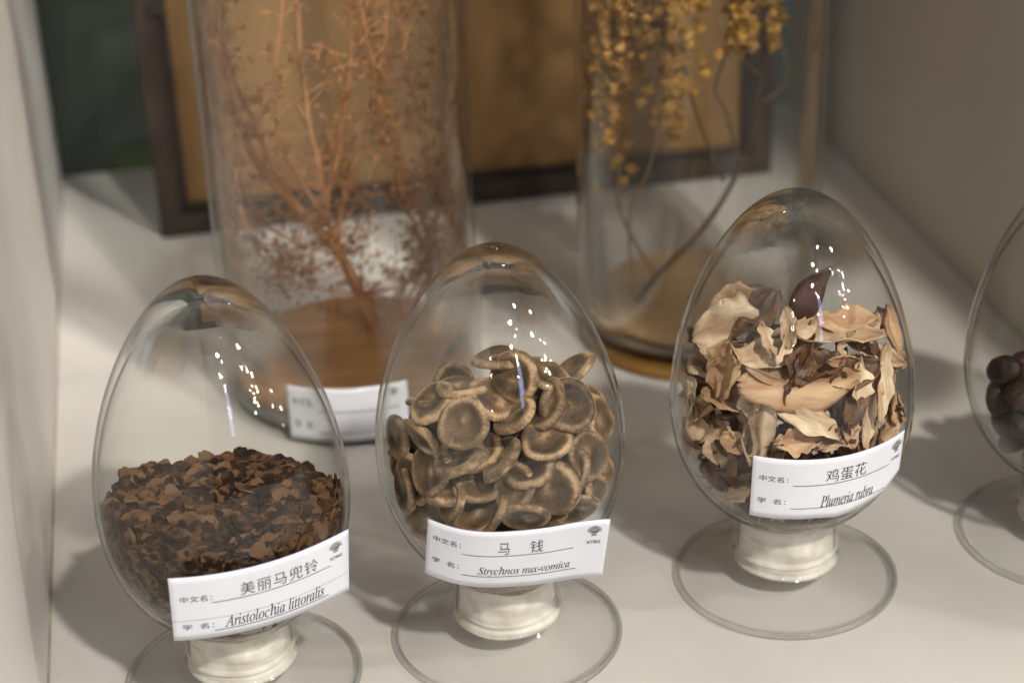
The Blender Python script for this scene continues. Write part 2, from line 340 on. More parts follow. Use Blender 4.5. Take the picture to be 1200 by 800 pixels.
def make_jar(key, label, seed):
    E = Egg(key); root = empty('glass_egg_jar', (E.cx, E.cy, 0))
    tag(root, label, 'glass jar', 'egg shaped glass jars on clear feet')
    rnd = random.Random(seed); ph = rnd.random() * 6
    wob = lambda r, z, a: r * .0035 * math.sin(2 * a + ph) * math.sin((z - .03) * 40)
    # bulb: outer and inner walls of one closed shell
    Vo, Fo = lathe(profile(E.p, n=72), 96, wob=wob)
    Vi, Fi = lathe(profile((E.p[0] + .002, E.p[1] - .0085, E.p[2] - .0012, E.p[3] - .035, E.p[4]), n=72), 96, wob=wob)
    n0 = len(Vo); V = Vo + Vi; F = [f for f in Fo] + [tuple(n0 + i for i in f[::-1]) for f in Fi]
    link('bulb', mesh('bulb', V, F, M_glass), root)
    # foot: a blown bell - short neck, wide shallow dome, thick rim
    zb = E.p[0]
    top = [(.0216, zb + .0085), (.0212, zb + .004), (.0212, zb - .004), (.0216, .018), (.0226, .0138), (.0250, .0118), (.0290, .0102), (.034, .0080), (.039, .0056), (.0425, .0040), (.0443, .0033)]
    bead = [(.0453 + .0011 * math.cos(t), .0019 + .0014 * math.sin(t)) for t in np.linspace(1.9, -1.5, 9)] + \
           [(.0453 + .0011 * math.cos(t), .0019 + .0014 * math.sin(t)) for t in np.linspace(-1.9, -3.4, 4)]
    bot = [(.0438, .0020), (.0420, .0028), (.038, .0043), (.033, .0066), (.028, .0088), (.0240, .0100), (.0212, .0122), (.0204, .017), (.0200, zb - .004), (.0200, zb + .004), (.0205, zb + .0075)]
    V, F = lathe(top + bead + bot, 96, cyclic=True, wob=lambda r, z, a: .0003 * math.sin(3 * a + ph) if r > .03 else 0)
    F = [f[::-1] for f in F]
    link('glass_foot', mesh('glass_foot', V, F, M_footglass), root)
    # plaster plug with thumb-wiped rings
    prof = [(.0001, .0112)]
    for i in range(5): prof.append((.0205 * (i + 1) / 5.4, .0112))
    zt_ = zb + .0045
    for i in range(34):
        f = i / 33; z = .0112 + (zt_ - .0112) * f
        r = .0212 - .0016 * f ** .7 + .0007 * math.sin(f * 23 + ph) * (1 - f * .4) + .0003 * math.sin(f * 51) - .0007 * math.exp(-f * 25)
        prof.append((min(r, .0197 if f > .3 else .0212), z))
    prof.append((.012, zt_ - .001)); prof.append((.0001, zt_ - .0015))
    V, F = lathe(prof, 64, wob=lambda r, z, a: .0003 * math.sin(a * 2 + z * 700 + ph) + .0002 * math.sin(a * 5 + ph * 2) if r > .015 else 0)
    F = [f[::-1] for f in F]
    link('plaster_plug', mesh('plaster_plug', V, F, M_plaster), root)
    V, F = lathe([(.0182, zb + .0035), (.0196, zb + .0040), (.0200, zb + .0050), (.0192, zb + .0058), (.0178, zb + .0056)], 64, cyclic=True,
                 wob=lambda r, z, a: .0004 * math.sin(a * 3 + ph) + .0003 * math.sin(7 * a))
    link('glue_ring', mesh('glue_ring', V, F, M_glue), root)
    return root, E
# ------------------------------------------------------------ paper labels
FONTCACHE = {}
def text_mesh(s, shear=0, space=1.0, weight=0.0):
    t = bpy.data.curves.new('txt', 'FONT'); t.body = s; t.shear = shear; t.space_character = space
    t.offset = weight; t.resolution_u = 3
    o = bpy.data.objects.new('txt', t); COL.objects.link(o)
    dg = bpy.context.evaluated_depsgraph_get(); ev = o.evaluated_get(dg); m = ev.to_mesh()
    V = np.array([v.co[:2] for v in m.vertices]); F = [tuple(p_.vertices) for p_ in m.polygons]
    ev.to_mesh_clear(); bpy.data.objects.remove(o); bpy.data.curves.remove(t)
    return V, F
def mathital(s):
    out = ''
    for c_ in s:
        if c_ == 'h': out += '\u210E'
        elif 'a' <= c_ <= 'z': out += chr(0x1D44E + ord(c_) - 97)
        elif 'A' <= c_ <= 'Z': out += chr(0x1D434 + ord(c_) - 65)
        else: out += c_
    return out
def label_fn(E, q, lift=0.0, wave=0.0):
    phi, z, rho, Rb, W, Hh = q
    r = E.rout(z); dr = (E.rout(z + .0005) - E.rout(z - .0005)) / .001
    h = np.array([math.sin(phi), -math.cos(phi), 0]); n = h - dr * np.array([0, 0, 1]); n /= np.linalg.norm(n)
    O = h * r + np.array([0, 0, z]) + n * .0009
    e1 = np.array([math.cos(phi), math.sin(phi), 0]); e2 = np.cross(n, e1)
    if e2[2] < 0: e2 = -e2
    def f(u, v, off=0.0):        # u 0..1 left to right, v 0..1 top to bottom
        a = (u - .5) * W; b = (.5 - v) * Hh
        s = a * math.cos(rho) - b * math.sin(rho); t = a * math.sin(rho) + b * math.cos(rho)
        d = Rb * (1 - math.cos(s / Rb)) - off - lift * max(0, u - .72) ** 2 * 10 - wave * math.sin(u * 9) * .0006
        return O + e1 * Rb * math.sin(s / Rb) + e2 * t - n * d
    return f
def add_label(root, f, W, Hh, texts, lines, emblem=None, cut=None, name='paper_label'):
    nu, nv = 36, 10; V = []; F = []; mi = []
    def vmax(u): return cut(u) if cut else 1.0
    for side in (0, 1):
        for i in range(nu + 1):
            for j in range(nv + 1):
                u = i / nu; V.append(f(u, vmax(u) * j / nv, .00022 * (1 - side)))
    K = (nu + 1) * (nv + 1)
    idx = lambda s, i, j: s * K + i * (nv + 1) + j
    for i in range(nu):
        for j in range(nv):
            a = (idx(0, i, j), idx(0, i, j + 1), idx(0, i + 1, j + 1), idx(0, i + 1, j)); F.append(a); mi.append(0)
            F.append(tuple(x + K for x in a[::-1])); mi.append(0)
    def rim(l):
        for a, b in zip(l[:-1], l[1:]): F.append((a, b, b + K, a + K)); mi.append(1)
    rim([idx(0, i, 0) for i in range(nu + 1)]); rim([idx(0, nu, j) for j in range(nv + 1)])
    rim([idx(0, i, nv) for i in range(nu, -1, -1)]); rim([idx(0, 0, j) for j in range(nv, -1, -1)])
    lab = link(name, mesh(name, V, F, [M_paper, M_edge], True, mi), root)
    def printed(nm, V2, F2, m_=M_ink):
        o = link(nm, mesh(nm, [f(u, v, .00036) for u, v in V2], F2, m_, False), lab); return o
    for (s, u0, u1, v0, v1, kw) in texts:
        ital = kw.pop('ital', False); st = mathital(s) if ital else s; m_ = kw.pop('mat', M_ink)
        V2, F2 = text_mesh(st, **kw)
        mn, mx_ = V2.min(0), V2.max(0)
        U = u0 + (V2[:, 0] - mn[0]) / (mx_[0] - mn[0]) * (u1 - u0); Vv = v1 - (V2[:, 1] - mn[1]) / (mx_[1] - mn[1]) * (v1 - v0)
        printed('printed_text', list(zip(U, Vv)), F2, m_)
    for (u0, u1, v, th, m_) in lines:
        V2 = []; F2 = []; n = 24; hw = th / Hh / 2
        for i in range(n + 1):
            u = u0 + (u1 - u0) * i / n; V2 += [(u, v - hw), (u, v + hw)]
        for i in range(n): F2.append((2 * i, 2 * i + 1, 2 * i + 3, 2 * i + 2))
        printed('printed_rule', V2, F2, m_)
    if emblem:
        uc, vc, sz = emblem; V2 = []; F2 = []
        ax = sz / W; ay = sz / Hh
        def seg(x0, y0, x1, y1, t):
            dx, dy = x1 - x0, y1 - y0; l = math.hypot(dx, dy); nx, ny = -dy / l * t, dx / l * t; o_ = len(V2)
            for x, y in ((x0 + nx, y0 + ny), (x1 + nx, y1 + ny), (x1 - nx, y1 - ny), (x0 - nx, y0 - ny)): V2.append((uc + x * ax, vc - y * ay))
            F2.append((o_, o_ + 1, o_ + 2, o_ + 3))
        for k, (y, hw) in enumerate(((.86, .36), (.66, .66), (.46, .84), (.26, .92), (.06, .86), (-.14, .62))):
            n = max(3, int(hw * 7))
            for i in range(n):
                a0 = -hw + 2 * hw * i / n; a1 = -hw + 2 * hw * (i + .74) / n
                seg(a0, y - .10 * a0 * a0, a1, y - .10 * a1 * a1, .062)
        for r_ in (.55, .98):
            for i in range(14):
                t0 = math.pi * (i / 14) * 1.15 - .25; t1 = t0 + .17
                seg(r_ * math.cos(t0), .14 + r_ * .86 * math.sin(t0), r_ * math.cos(t1), .14 + r_ * .86 * math.sin(t1), .05)
        for x in (-.22, 0, .22): seg(x, .1, x * 1.15, -.78, .06)
        seg(-.42, -.78, .42, -.78, .05); seg(-.5, -.35, -.22, -.1, .05); seg(.5, -.35, .22, -.1, .05)
        printed('tree_emblem', V2, F2, M_inkg)
    return lab
# ------------------------------------------------------------ jar 1: flakes
J1, E1 = make_jar('flake', 'egg shaped glass jar half full of small brown seed flakes, with a slanting label', 1)
q = (0.2334, 0.0683, 0.0202, 0.1019, 0.068, 0.0317)
kt = dict(weight=-.004)
add_label(J1, label_fn(E1, q, lift=.0006), q[4], q[5],
          [('中文名：', .05, .215, .30, .395, dict(kt)), ('美丽马兜铃', .365, .80, .205, .405, dict(weight=-.006, space=1.1)),
           ('学  名：', .05, .215, .745, .835, dict(kt)), ('Aristolochia littoralis', .27, .835, .665, .86, dict(ital=True)),
           ('XTBG', .875, .955, .315, .36, dict(mat=M_inkg, weight=.02))],
          [(.21, .88, .435, .00028, M_ink), (.215, .865, .885, .00030, M_ink), (.0, .99, .685, .00012, M_inkg)], (.915, .185, .0026))
rs = np.random.RandomState(3)
def flake_mesh(rnd):
    L_ = rnd.uniform(.0025, .0044); W_ = L_ * rnd.uniform(.75, 1.0); n = 10; pts = []; sg = rnd.uniform(-1, 2)
    for i in range(n):
        a = 2 * math.pi * i / n + rnd.uniform(-.15, .15)
        r = 1 + .06 * rnd.uniform(-1, 1) - (.25 if i == 0 and rnd.random() < .5 else 0)
        x = math.cos(a) * L_ * r; y = math.sin(a) * W_ * r * (1 - .28 * math.cos(a))
        pts.append((x, y, .10 * (x * x - y * y * sg) / L_ + rnd.uniform(-.0001, .0001)))
    th = rnd.uniform(.00025, .0004)
    V = [(x, y, z + th) for x, y, z in pts] + [(x, y, z - th) for x, y, z in pts] + [(0, 0, th - .0004)]
    F = [(i, (i + 1) % n, 2 * n) for i in range(n)] + [tuple(range(2 * n - 1, n - 1, -1))] + [(i, i + n, (i + 1) % n + n, (i + 1) % n) for i in range(n)]
    return V, F
rnd = random.Random(11)
FL = []
for i in range(28):
    V, F = flake_mesh(rnd); b_ = MB(); t = rnd.random() ** 1.5; b_.add(V, F, .08 + .95 * t); FL.append((V, F, b_.mesh('flake', M_flake, False), .08 + .95 * t))
def heap_z(x, y):
    return .0815 - .10 * (x - E1.cx) - .14 * (y - E1.cy) + .002 * math.sin(40 * x + 1) + .002 * math.sin(150 * y + 60 * x) + .6 * (x - E1.cx) ** 2
def orient(nrm, spin):
    qn = Vector(nrm).normalized().to_track_quat('Z', 'Y')
    return qn.to_matrix() @ Matrix.Rotation(spin, 3, 'Z')
cand = []
camv = Vector(CAM)
for k in range(7000):
    a = rnd.uniform(0, 2 * math.pi)
    if k < 4900:      # against the glass
        z = rnd.uniform(E1.zi[0] + .003, .100); R_ = E1.rin(z) - rnd.uniform(.0009, .0050)
        x = E1.cx + R_ * math.cos(a); y = E1.cy + R_ * math.sin(a)
        if R_ < 0 or z > heap_z(x, y) or math.sin(a) > .35: continue
        gn = np.array(E1.normal((x, y, z)))
        nrm = gn * rnd.choice((.2, .5, 1.4, 1.8)) + np.array([rnd.gauss(0, .2), rnd.gauss(0, .2), rnd.uniform(.5, 1)])
    else:             # the open top of the heap
        R_ = .044 * math.sqrt(rnd.random()); x = E1.cx + R_ * math.cos(a); y = E1.cy + R_ * math.sin(a); z = heap_z(x, y) - rnd.uniform(-.0012, .003)
        if R_ > E1.rin(z) - .003: continue
        nrm = np.array([rnd.gauss(0, .27), rnd.gauss(0, .27) - .15, 1])
    d = (Vector((x, y, z)) - camv).length
    cand.append((d - .004 * rnd.random(), (x, y, z), nrm, rnd.uniform(0, 6.28), rnd.randrange(28), rnd.uniform(.8, 1.15)))
# the 300 that show largest: nearest the camera and nearest the glass
def shown(c_):
    x, y, z = c_[1]; R_ = math.hypot(x - E1.cx, y - E1.cy); return c_[0] + .9 * (max(0, E1.rin(z) - R_ - .0022) if z < heap_z(x, y) - .004 else 0)
cand.sort(key=shown); heap = MB()
hideX = []
n_ind = 0
GL = [('small dry brown seed flake lying in the heap inside the left glass jar')]
fproj = lambda P: (lambda v: (600 + 2250 * v[0] / -v[2], 400 - 2250 * v[1] / -v[2]))(RW.T @ (np.array(P) - CAM))
for c_ in cand:
    R3 = orient(c_[2], c_[3]); s = c_[5]; V, F, me, tone = FL[c_[4]]
    if not all(E1.inside(Vector(c_[1]) + R3 @ (Vector(v) * s), .0002) for v in V[::2]):
        P_ = Vector(c_[1]); ok = False; gn = Vector(E1.normal(tuple(P_)))
        for sc2, push in ((1, 0), (.8, .0003), (.7, .0008), (.6, .0014)):
            Pq = P_ - gn * push; Rq = orient(gn, c_[3])
            if all(E1.inside(Pq + Rq @ (Vector(v) * s * sc2), .00005) for v in V[::2]): ok = True; break
        if not ok: continue
        s *= sc2; R3 = Rq; c_ = (c_[0], tuple(Pq)) + c_[2:]
    px, py = fproj(c_[1])
    under_label = px > 205 and px < 405 and py > 660 - (px - 205) * .2 + 12
    if n_ind < 300 and not under_label and py < 745:
        o = link('seed_flake', me); o.matrix_world = Matrix.Translation(c_[1]) @ (R3 * s).to_4x4()
        tag(o, GL[0], 'seed flake', 'brown seed flakes heaped in the left jar'); n_ind += 1
    else:
        heap.add([Vector(c_[1]) + R3 @ (Vector(v) * s) for v in V], F, tone)
# dim body of the heap under the visible layer
prof = [(max(.0001, E1.rin(z) - .006), z) for z in np.linspace(E1.zi[0] + .002, .074, 22)] + [(.03, .078), (.0001, .080)]
V, F = lathe(prof, 48, cx=E1.cx, cy=E1.cy, wob=lambda r, z, a: .001 * math.sin(7 * a + z * 300)); heap.add(V, F, .1)
tag(link('seed_flake_heap', heap.mesh('seed_flake_heap', M_flake, False)), 'dense heap of small brown seed flakes filling the lower half of the left jar', 'seed flakes', kind='stuff')
# ------------------------------------------------------------ jar 2: silky disc seeds
J2, E2 = make_jar('disc', 'egg shaped glass jar of tan button-like seeds, between flake jar and petal jar', 2)
q = (-0.06, 0.0648, -0.06, 0.064, 0.0700, 0.0333)
add_label(J2, label_fn(E2, q, lift=.008, wave=1.0), q[4], q[5],
          [('中文名：', .035, .185, .235, .33, dict(kt)), ('马', .385, .445, .20, .405, dict(weight=-.006)), ('钱', .555, .625, .19, .40, dict(weight=-.006)),
           ('学  名：', .035, .185, .62, .71, dict(kt)), ('Strychnos nux-vomica', .29, .79, .62, .80, dict(ital=True)),
           ('XTBG', .87, .955, .34, .39, dict(mat=M_inkg, weight=.02))],
          [(.195, .80, .43, .00028, M_ink), (.20, .83, .80, .00028, M_ink)], (.912, .185, .0029))
def disc_mesh(rnd, k):
    nr, na = 13, 32; Rr = .0106 * rnd.uniform(.88, 1.06); V = []; F = []; T = []
    ox, oy = rnd.uniform(-.2, .2), rnd.uniform(-.2, .2); sw = rnd.uniform(0, 6.28); sad = rnd.uniform(-.09, .09); cup = rnd.uniform(-.02, .07)
    ell = rnd.uniform(.88, 1.0)
    def top(rho, a):
        bump = .10 * math.exp(-((rho * math.cos(a) - ox) ** 2 + (rho * math.sin(a) - oy) ** 2) / .045)
        swl = .035 * math.cos(a - sw + rho * 5) * (1 - rho) * rho * 4
        edge = max(0, 1 - rho ** 5) ** .5
        rim = .045 * math.exp(-((rho - .80) / .12) ** 2)
        return (.17 + rim + bump + swl - .085 * math.exp(-(rho / .6) ** 4)) * edge, rim
    def warp(x, y): return sad * (x * x - y * y) + cup * (x * x + y * y) - cup * .5
    for side in (1, -1):
        for i in range(nr + 1):
            rho = (i / nr) ** .8
            if i == 0: rho = .001
            for j in range(na):
                a = 2 * math.pi * j / na
                if side > 0: h, tn = top(rho, a)
                else: h, tn = (.16 + .05 * math.exp(-(rho / .5) ** 2)) * max(0, 1 - rho ** 5) ** .5, .55
                x = rho * math.cos(a); y = rho * math.sin(a) * ell; wv = 1 + .03 * math.sin(3 * a + sw) + .015 * math.sin(5 * a - 2 * sw)
                V.append((x * wv * Rr, y * wv * Rr, (side * h + warp(x, y)) * Rr))
    for s_ in (0, 1):
        o_ = s_ * (nr + 1) * na
        for i in range(nr):
            for j in range(na):
                j2 = (j + 1) % na; f_ = (o_ + i * na + j, o_ + (i + 1) * na + j, o_ + (i + 1) * na + j2, o_ + i * na + j2)
                F.append(f_ if s_ == 0 else f_[::-1])
    me = mesh('disc_seed', V, F, M_disc)
    at = me.attributes.new('tone', 'FLOAT', 'POINT')
    tv = []
    for side in (1, -1):
        for i in range(nr + 1):
            rho = (i / nr) ** .8
            for j in range(na):
                a = 2 * math.pi * j / na
                if side > 0: tv.append(.08 + .36 * math.exp(-((rho - .86) / .15) ** 2) + .26 * math.exp(-((rho * math.cos(a) - ox) ** 2 + (rho * math.sin(a) - oy) ** 2) / .06) + .16 * math.cos(a - sw + rho * 5) * (1 - rho * .7))
                else: tv.append(.20 + .22 * rho ** 4 + .08 * math.cos(2 * a))
    at.data.foreach_set('value', tv)
    bm = bmesh.new(); bm.from_mesh(me); bmesh.ops.remove_doubles(bm, verts=bm.verts, dist=.00002); bmesh.ops.recalc_face_normals(bm, faces=bm.faces); bm.to_mesh(me); bm.free()
    me.polygons.foreach_set('use_smooth', [True] * len(me.polygons))
    return me
rnd = random.Random(5)
DM = [disc_mesh(rnd, k) for k in range(14)]
Cx, Cy, Cz = (Vector(RW[:, i]) for i in range(3))          # camera right, up, back as world vectors
def cam_vec(x, y, z): return Cx * x + Cy * y + Cz * z
DG = 'tan disc seeds piled in the second jar'
placed = []
def put_disc(px, py, tilt_dir, tilt, extra, label, scale=1.0, mesh_i=None, spin=None):
    """tilt_dir: screen angle the face leans to (degrees, 0 = right, 90 = up); tilt: 0 faces the camera, 90 edge-on"""
    P, d = E2.hit(px, py)
    if P is None: return
    td, tt = math.radians(tilt_dir), math.radians(tilt)
    nrm = cam_vec(math.cos(td) * math.sin(tt), math.sin(td) * math.sin(tt), math.cos(tt)).normalized()
    R3 = orient(nrm, rnd.uniform(0, 6.28) if spin is None else spin)
    P = Vector(P) + Vector(d) * (.003 + extra)
    for it in range(60):
        ok = all(E2.inside(P + R3 @ Vector((math.cos(a) * .0107 * scale, math.sin(a) * .0107 * scale, h)), .0002) for a in np.linspace(0, 6.28, 13) for h in (-.0018, .0028))
        if ok: break
        P = P + Vector(d) * .0006 + (Vector((E2.cx, E2.cy, P.z)) - P) * .012
    mi = rnd.randrange(len(DM)) if mesh_i is None else mesh_i
    o = link('disc_seed', DM[mi]); o.matrix_world = Matrix.Translation(P) @ (R3 * scale).to_4x4()
    tag(o, label, 'seed', DG); placed.append(P.copy()); return o
vis = [
 (542, 497, 200, 14, 0, 'round tan seed facing out at the left of the second jar, curl at its centre'),
 (674, 478, 60, 20, 0, 'round tan seed with raised rim facing out at the upper right of the second jar'),
 (645, 519, 80, 32, .002, 'tan seed with shallow dish just below the upper right round one'),
 (653, 577, 250, 16, 0, 'round tan seed with coiled centre lowest right above the second label'),
 (699, 535, 10, 38, 0, 'pale tan seed against the right glass wall with grey hollow centre'),
 (604, 574, 160, 36, .004, 'tan seed half hidden behind the coiled one, tall oval outline'),
 (588, 543, 140, 68, .003, 'dark narrow seed seen almost edge-on at the middle of the pile'),
 (604, 488, 128, 62, .006, 'grey-brown seed on its edge slanting up to the right, centre of the pile'),
 (603, 441, 190, 34, .012, 'round dark seed near the top of the pile under the bright reflections'),
 (582, 420, 95, 66, .018, 'topmost seed of the pile lying nearly flat'),
 (535, 545, 108, 66, .001, 'long grey-brown seed edge lying below the left round seed'),
 (486, 518, 222, 66, .001, 'slanting seed with bright rim at the left of the pile'),
 (458, 514, 190, 62, .002, 'seed pressed to the left glass wall at mid height'),
 (506, 500, 195, 30, .010, 'dark seed tucked behind the left round seed'),
 (465, 574, 188, 68, 0, 'seed standing on edge against the lower left glass wall'),
 (523, 590, 170, 62, .001, 'narrow upright seed just above the left end of the second label'),
 (555, 607, 110, 40, .002, 'brown seed peeping over the middle of the second label'),
 (492, 608, 215, 35, .002, 'dim seed at the lower left beside the label corner'),
 (578, 602, 150, 70, .006, 'dark seed on edge between the peeping seed and the oval one'),
 (699, 578, 300, 44, .001, 'small pale seed at the lower right between two larger ones'),
 (689, 599, 280, 60, .001, 'pale seed edge just above the emblem on the second label'),
 (616, 606, 270, 58, .003, 'seed edge showing just above the middle of the second label'),
 (508, 472, 130, 55, .010, 'seed at the upper left of the pile leaning away'),
 (541, 455, 90, 72, .016, 'small bright seed edge at the upper left skyline of the pile'),
 (578, 468, 60, 45, .014, 'shaded seed in the hollow behind the slanting centre seed'),
 (642, 440, 60, 60, .020, 'seed behind the upper right one, leaning to the right'),
 (672, 435, 130, 68, .022, 'dark seed on edge at the upper right skyline of the pile'),
 (715, 490, 20, 55, .004, 'seed against the right glass wall beside the upper right round seed'),
 (712, 562, 350, 60, .003, 'seed edge pressed to the lower right glass wall'),
 (488, 560, 200, 50, .012, 'dark seed in the shade at the lower left'),
 (560, 570, 90, 50, .014, 'dark seed in the hollow at the middle of the pile'),
 (620, 545, 120, 40, .012, 'shaded seed behind the middle gap'),
 (560, 530, 120, 45, .016, 'shaded seed behind the long edge-on one'),
 (640, 475, 150, 50, .014, 'shaded seed between the centre slant and the upper right seed'),
 (470, 545, 200, 40, .012, 'shaded seed behind the left wall seeds'),
 (506, 549, 170, 40, .008, 'shaded seed filling the gap right of the left wall seeds'),
 (524, 565, 100, 35, .014, 'dark seed low in the gap behind the narrow upright one'),
]
for v in vis: put_disc(*v[:5], v[5])
n_extra = 0
for tries in range(14000):
    if n_extra >= 80: break
    z = rnd.uniform(.040, .116); R_ = E2.rin(z) - .010
    if R_ <= 0: continue
    a = rnd.uniform(0, 6.28); r = R_ * math.sqrt(rnd.random()); P = Vector((E2.cx + r * math.cos(a), E2.cy + r * math.sin(a), z))
    if z > .113 - 11 * (r ** 2): continue
    px, py = fproj(P); Hh, d = E2.hit(px, py)
    if Hh is None or (P - Vector(Hh)).length < .012: continue
    if min((P - p_).length for p_ in placed) < .0078: continue
    nrm = Vector((rnd.gauss(0, 1), rnd.gauss(0, 1), rnd.gauss(0, .8) + .5)).normalized(); R3 = orient(nrm, rnd.uniform(0, 6))
    if not all(E2.inside(P + R3 @ Vector((math.cos(a) * .0106, math.sin(a) * .0106, h)), .0001) for a in np.linspace(0, 6.28, 9) for h in (-.002, .002)): continue
    o = link('disc_seed', rnd.choice(DM)); o.matrix_world = Matrix.Translation(P) @ R3.to_4x4(); placed.append(P); n_extra += 1
    tag(o, 'tan disc seed deep in the pile, mostly hidden by the seeds in front', 'seed', DG)
# ------------------------------------------------------------ jar 3: dried petals
J3, E3 = make_jar('petal', 'egg shaped glass jar of crumpled pale dried petals under a clipped paper label', 3)
q = (0.0316, 0.072, 0.0288, 0.0561, 0.0642, 0.0296)
add_label(J3, label_fn(E3, q), q[4], q[5],
          [('中文名：', .045, .215, .29, .385, dict(kt)), ('鸡蛋花', .44, .70, .19, .405, dict(weight=-.006, space=1.05)),
           ('学  名：', .04, .21, .665, .755, dict(kt)), ('Plumeria rubra', .42, .77, .62, .815, dict(ital=True)),
           ('XTBG', .90, .975, .36, .41, dict(mat=M_inkg, weight=.02))],
          [(.245, .885, .435, .00028, M_ink), (.24, .87, .82, .00024, M_ink)], (.937, .20, .0029),
          cut=lambda u: 1.0 + .03 * max(0, 1 - abs(u - .53) / .12) - max(0, u - .62) * .42 - max(0, u - .86) * 1.1)
def petal(name, L_, W_, curl, roll, mat_, seed, ragged=.12, ruffle=.12, taper=.22):
    rn = random.Random(seed); nu, nv = 20, 10; V = []; F = []; s0 = rn.uniform(0, 50); peak = rn.uniform(.35, .65)
    N3 = lambda a, b, c: noise.noise(Vector((a, b, c)))
    for i in range(nu + 1):
        u = i / nu; uu = u / peak / 2 if u < peak else .5 + (u - peak) / (1 - peak) / 2
        ww = W_ * (taper + (1 - taper) * math.sin(math.pi * uu) ** .75)
        ang = curl * (u - .5); x = L_ * (math.sin(ang) / curl if abs(curl) > .01 else (u - .5)); zc = L_ * ((1 - math.cos(ang)) / curl if abs(curl) > .01 else 0)
        rl = roll * (.5 + .8 * u) + .5 * N3(u * 3, s0 + 5, 0)
        tw = .6 * N3(u * 1.3, s0 + 30, 0)
        for j in range(nv + 1):
            v = j / nv - .5; a = rl * v * 2
            we = ww * (1 + ragged * 1.6 * N3(u * 7, s0 + (20 if v > 0 else 40), 0) * abs(v) * 2)
            y = we * (math.sin(a) / (rl * 2) if abs(rl) > .02 else v); z = (we * ((1 - math.cos(a)) / (rl * 2)) if abs(rl) > .02 else 0)
            z += ruffle * W_ * (.8 * N3(u * 2.4, v * 3, s0) + .45 * N3(u * 6, v * 6, s0 + 3) * (.4 + abs(v) * 1.6) + .18 * N3(u * 14, v * 14, s0 + 7))
            z += W_ * .30 * max(0, abs(v) - .33) ** 1.3 * N3(u * 3, s0 + (60 if v > 0 else 80), 0) * 6
            y, z = y * math.cos(tw) - z * math.sin(tw), y * math.sin(tw) + z * math.cos(tw)
            xx = x + ragged * .6 * L_ * (abs(u - .5) * 2) ** 4 * N3(v * 8, s0, u * 3)
            V.append((xx, y, z + zc))
    for i in range(nu):
        for j in range(nv): a = i * (nv + 1) + j; F.append((a, a + nv + 1, a + nv + 2, a + 1))
    me = mesh(name, V, F, mat_)
    # real thickness, with a slightly heavier spine
    n0 = len(V); Nn = [v.normal.copy() for v in me.vertices]; V2 = V + [tuple(Vector(V[k]) - Nn[k] * .00018) for k in range(n0)]
    F2 = F + [tuple(n0 + i for i in f[::-1]) for f in F]
    ring = [j for j in range(nv + 1)] + [(i) * (nv + 1) + nv for i in range(1, nu + 1)] + [nu * (nv + 1) + j for j in range(nv - 1, -1, -1)] + [i * (nv + 1) for i in range(nu - 1, 0, -1)]
    for a, b in zip(ring, ring[1:] + ring[:1]): F2.append((a, b, b + n0, a + n0))
    return mesh(name, V2, F2, mat_)
PG = 'crumpled dried petals in the third jar'
def put_petal(E, px, py, ang, Lp, Wp, tdir, tilt, extra, curl, roll, mi, label, seed, **kw):
    """ang: direction of its length on screen; Lp, Wp: length and width in photo pixels"""
    P, d = E.hit(px, py)
    if P is None: return
    k = .78 / 2250; ru = kw.pop('ruffle', .3)
    me = petal('dried_petal', Lp * k * 1.15, Wp * k * 1.45, curl, roll, M_petal[mi], seed, ruffle=ru, **kw)
    t, a, td = math.radians(tilt), math.radians(ang), math.radians(tdir)
    n = cam_vec(math.cos(td) * math.sin(t), math.sin(td) * math.sin(t), math.cos(t)).normalized()
    ax = cam_vec(math.cos(a), math.sin(a), 0); ax = (ax - n * ax.dot(n)).normalized(); ay = n.cross(ax)
    R3 = Matrix((ax, ay, n)).transposed()
    P = Vector(P) + Vector(d) * (.0022 + extra)
    co = [R3 @ v.co for v in me.vertices][::5]
    for it in range(70):
        if all(E.inside(P + c_, .0001) for c_ in co): break
        P = P + Vector(d) * .0005 + (Vector((E.cx, E.cy, P.z)) - P) * .01
    else:
        pass
    # press whatever still pokes out back against the inside of the wall
    for v in me.vertices:
        w_ = P + R3 @ v.co; rr = math.hypot(w_.x - E.cx, w_.y - E.cy); lim = E.rin(w_.z) - .0004
        if rr > lim > 0: w_.x = E.cx + (w_.x - E.cx) * lim / rr; w_.y = E.cy + (w_.y - E.cy) * lim / rr; v.co = R3.transposed() @ (w_ - P)
    o = link('dried_petal', me); o.matrix_world = Matrix.Translation(P) @ R3.to_4x4()
    tag(o, label, 'dried petal', PG); return o
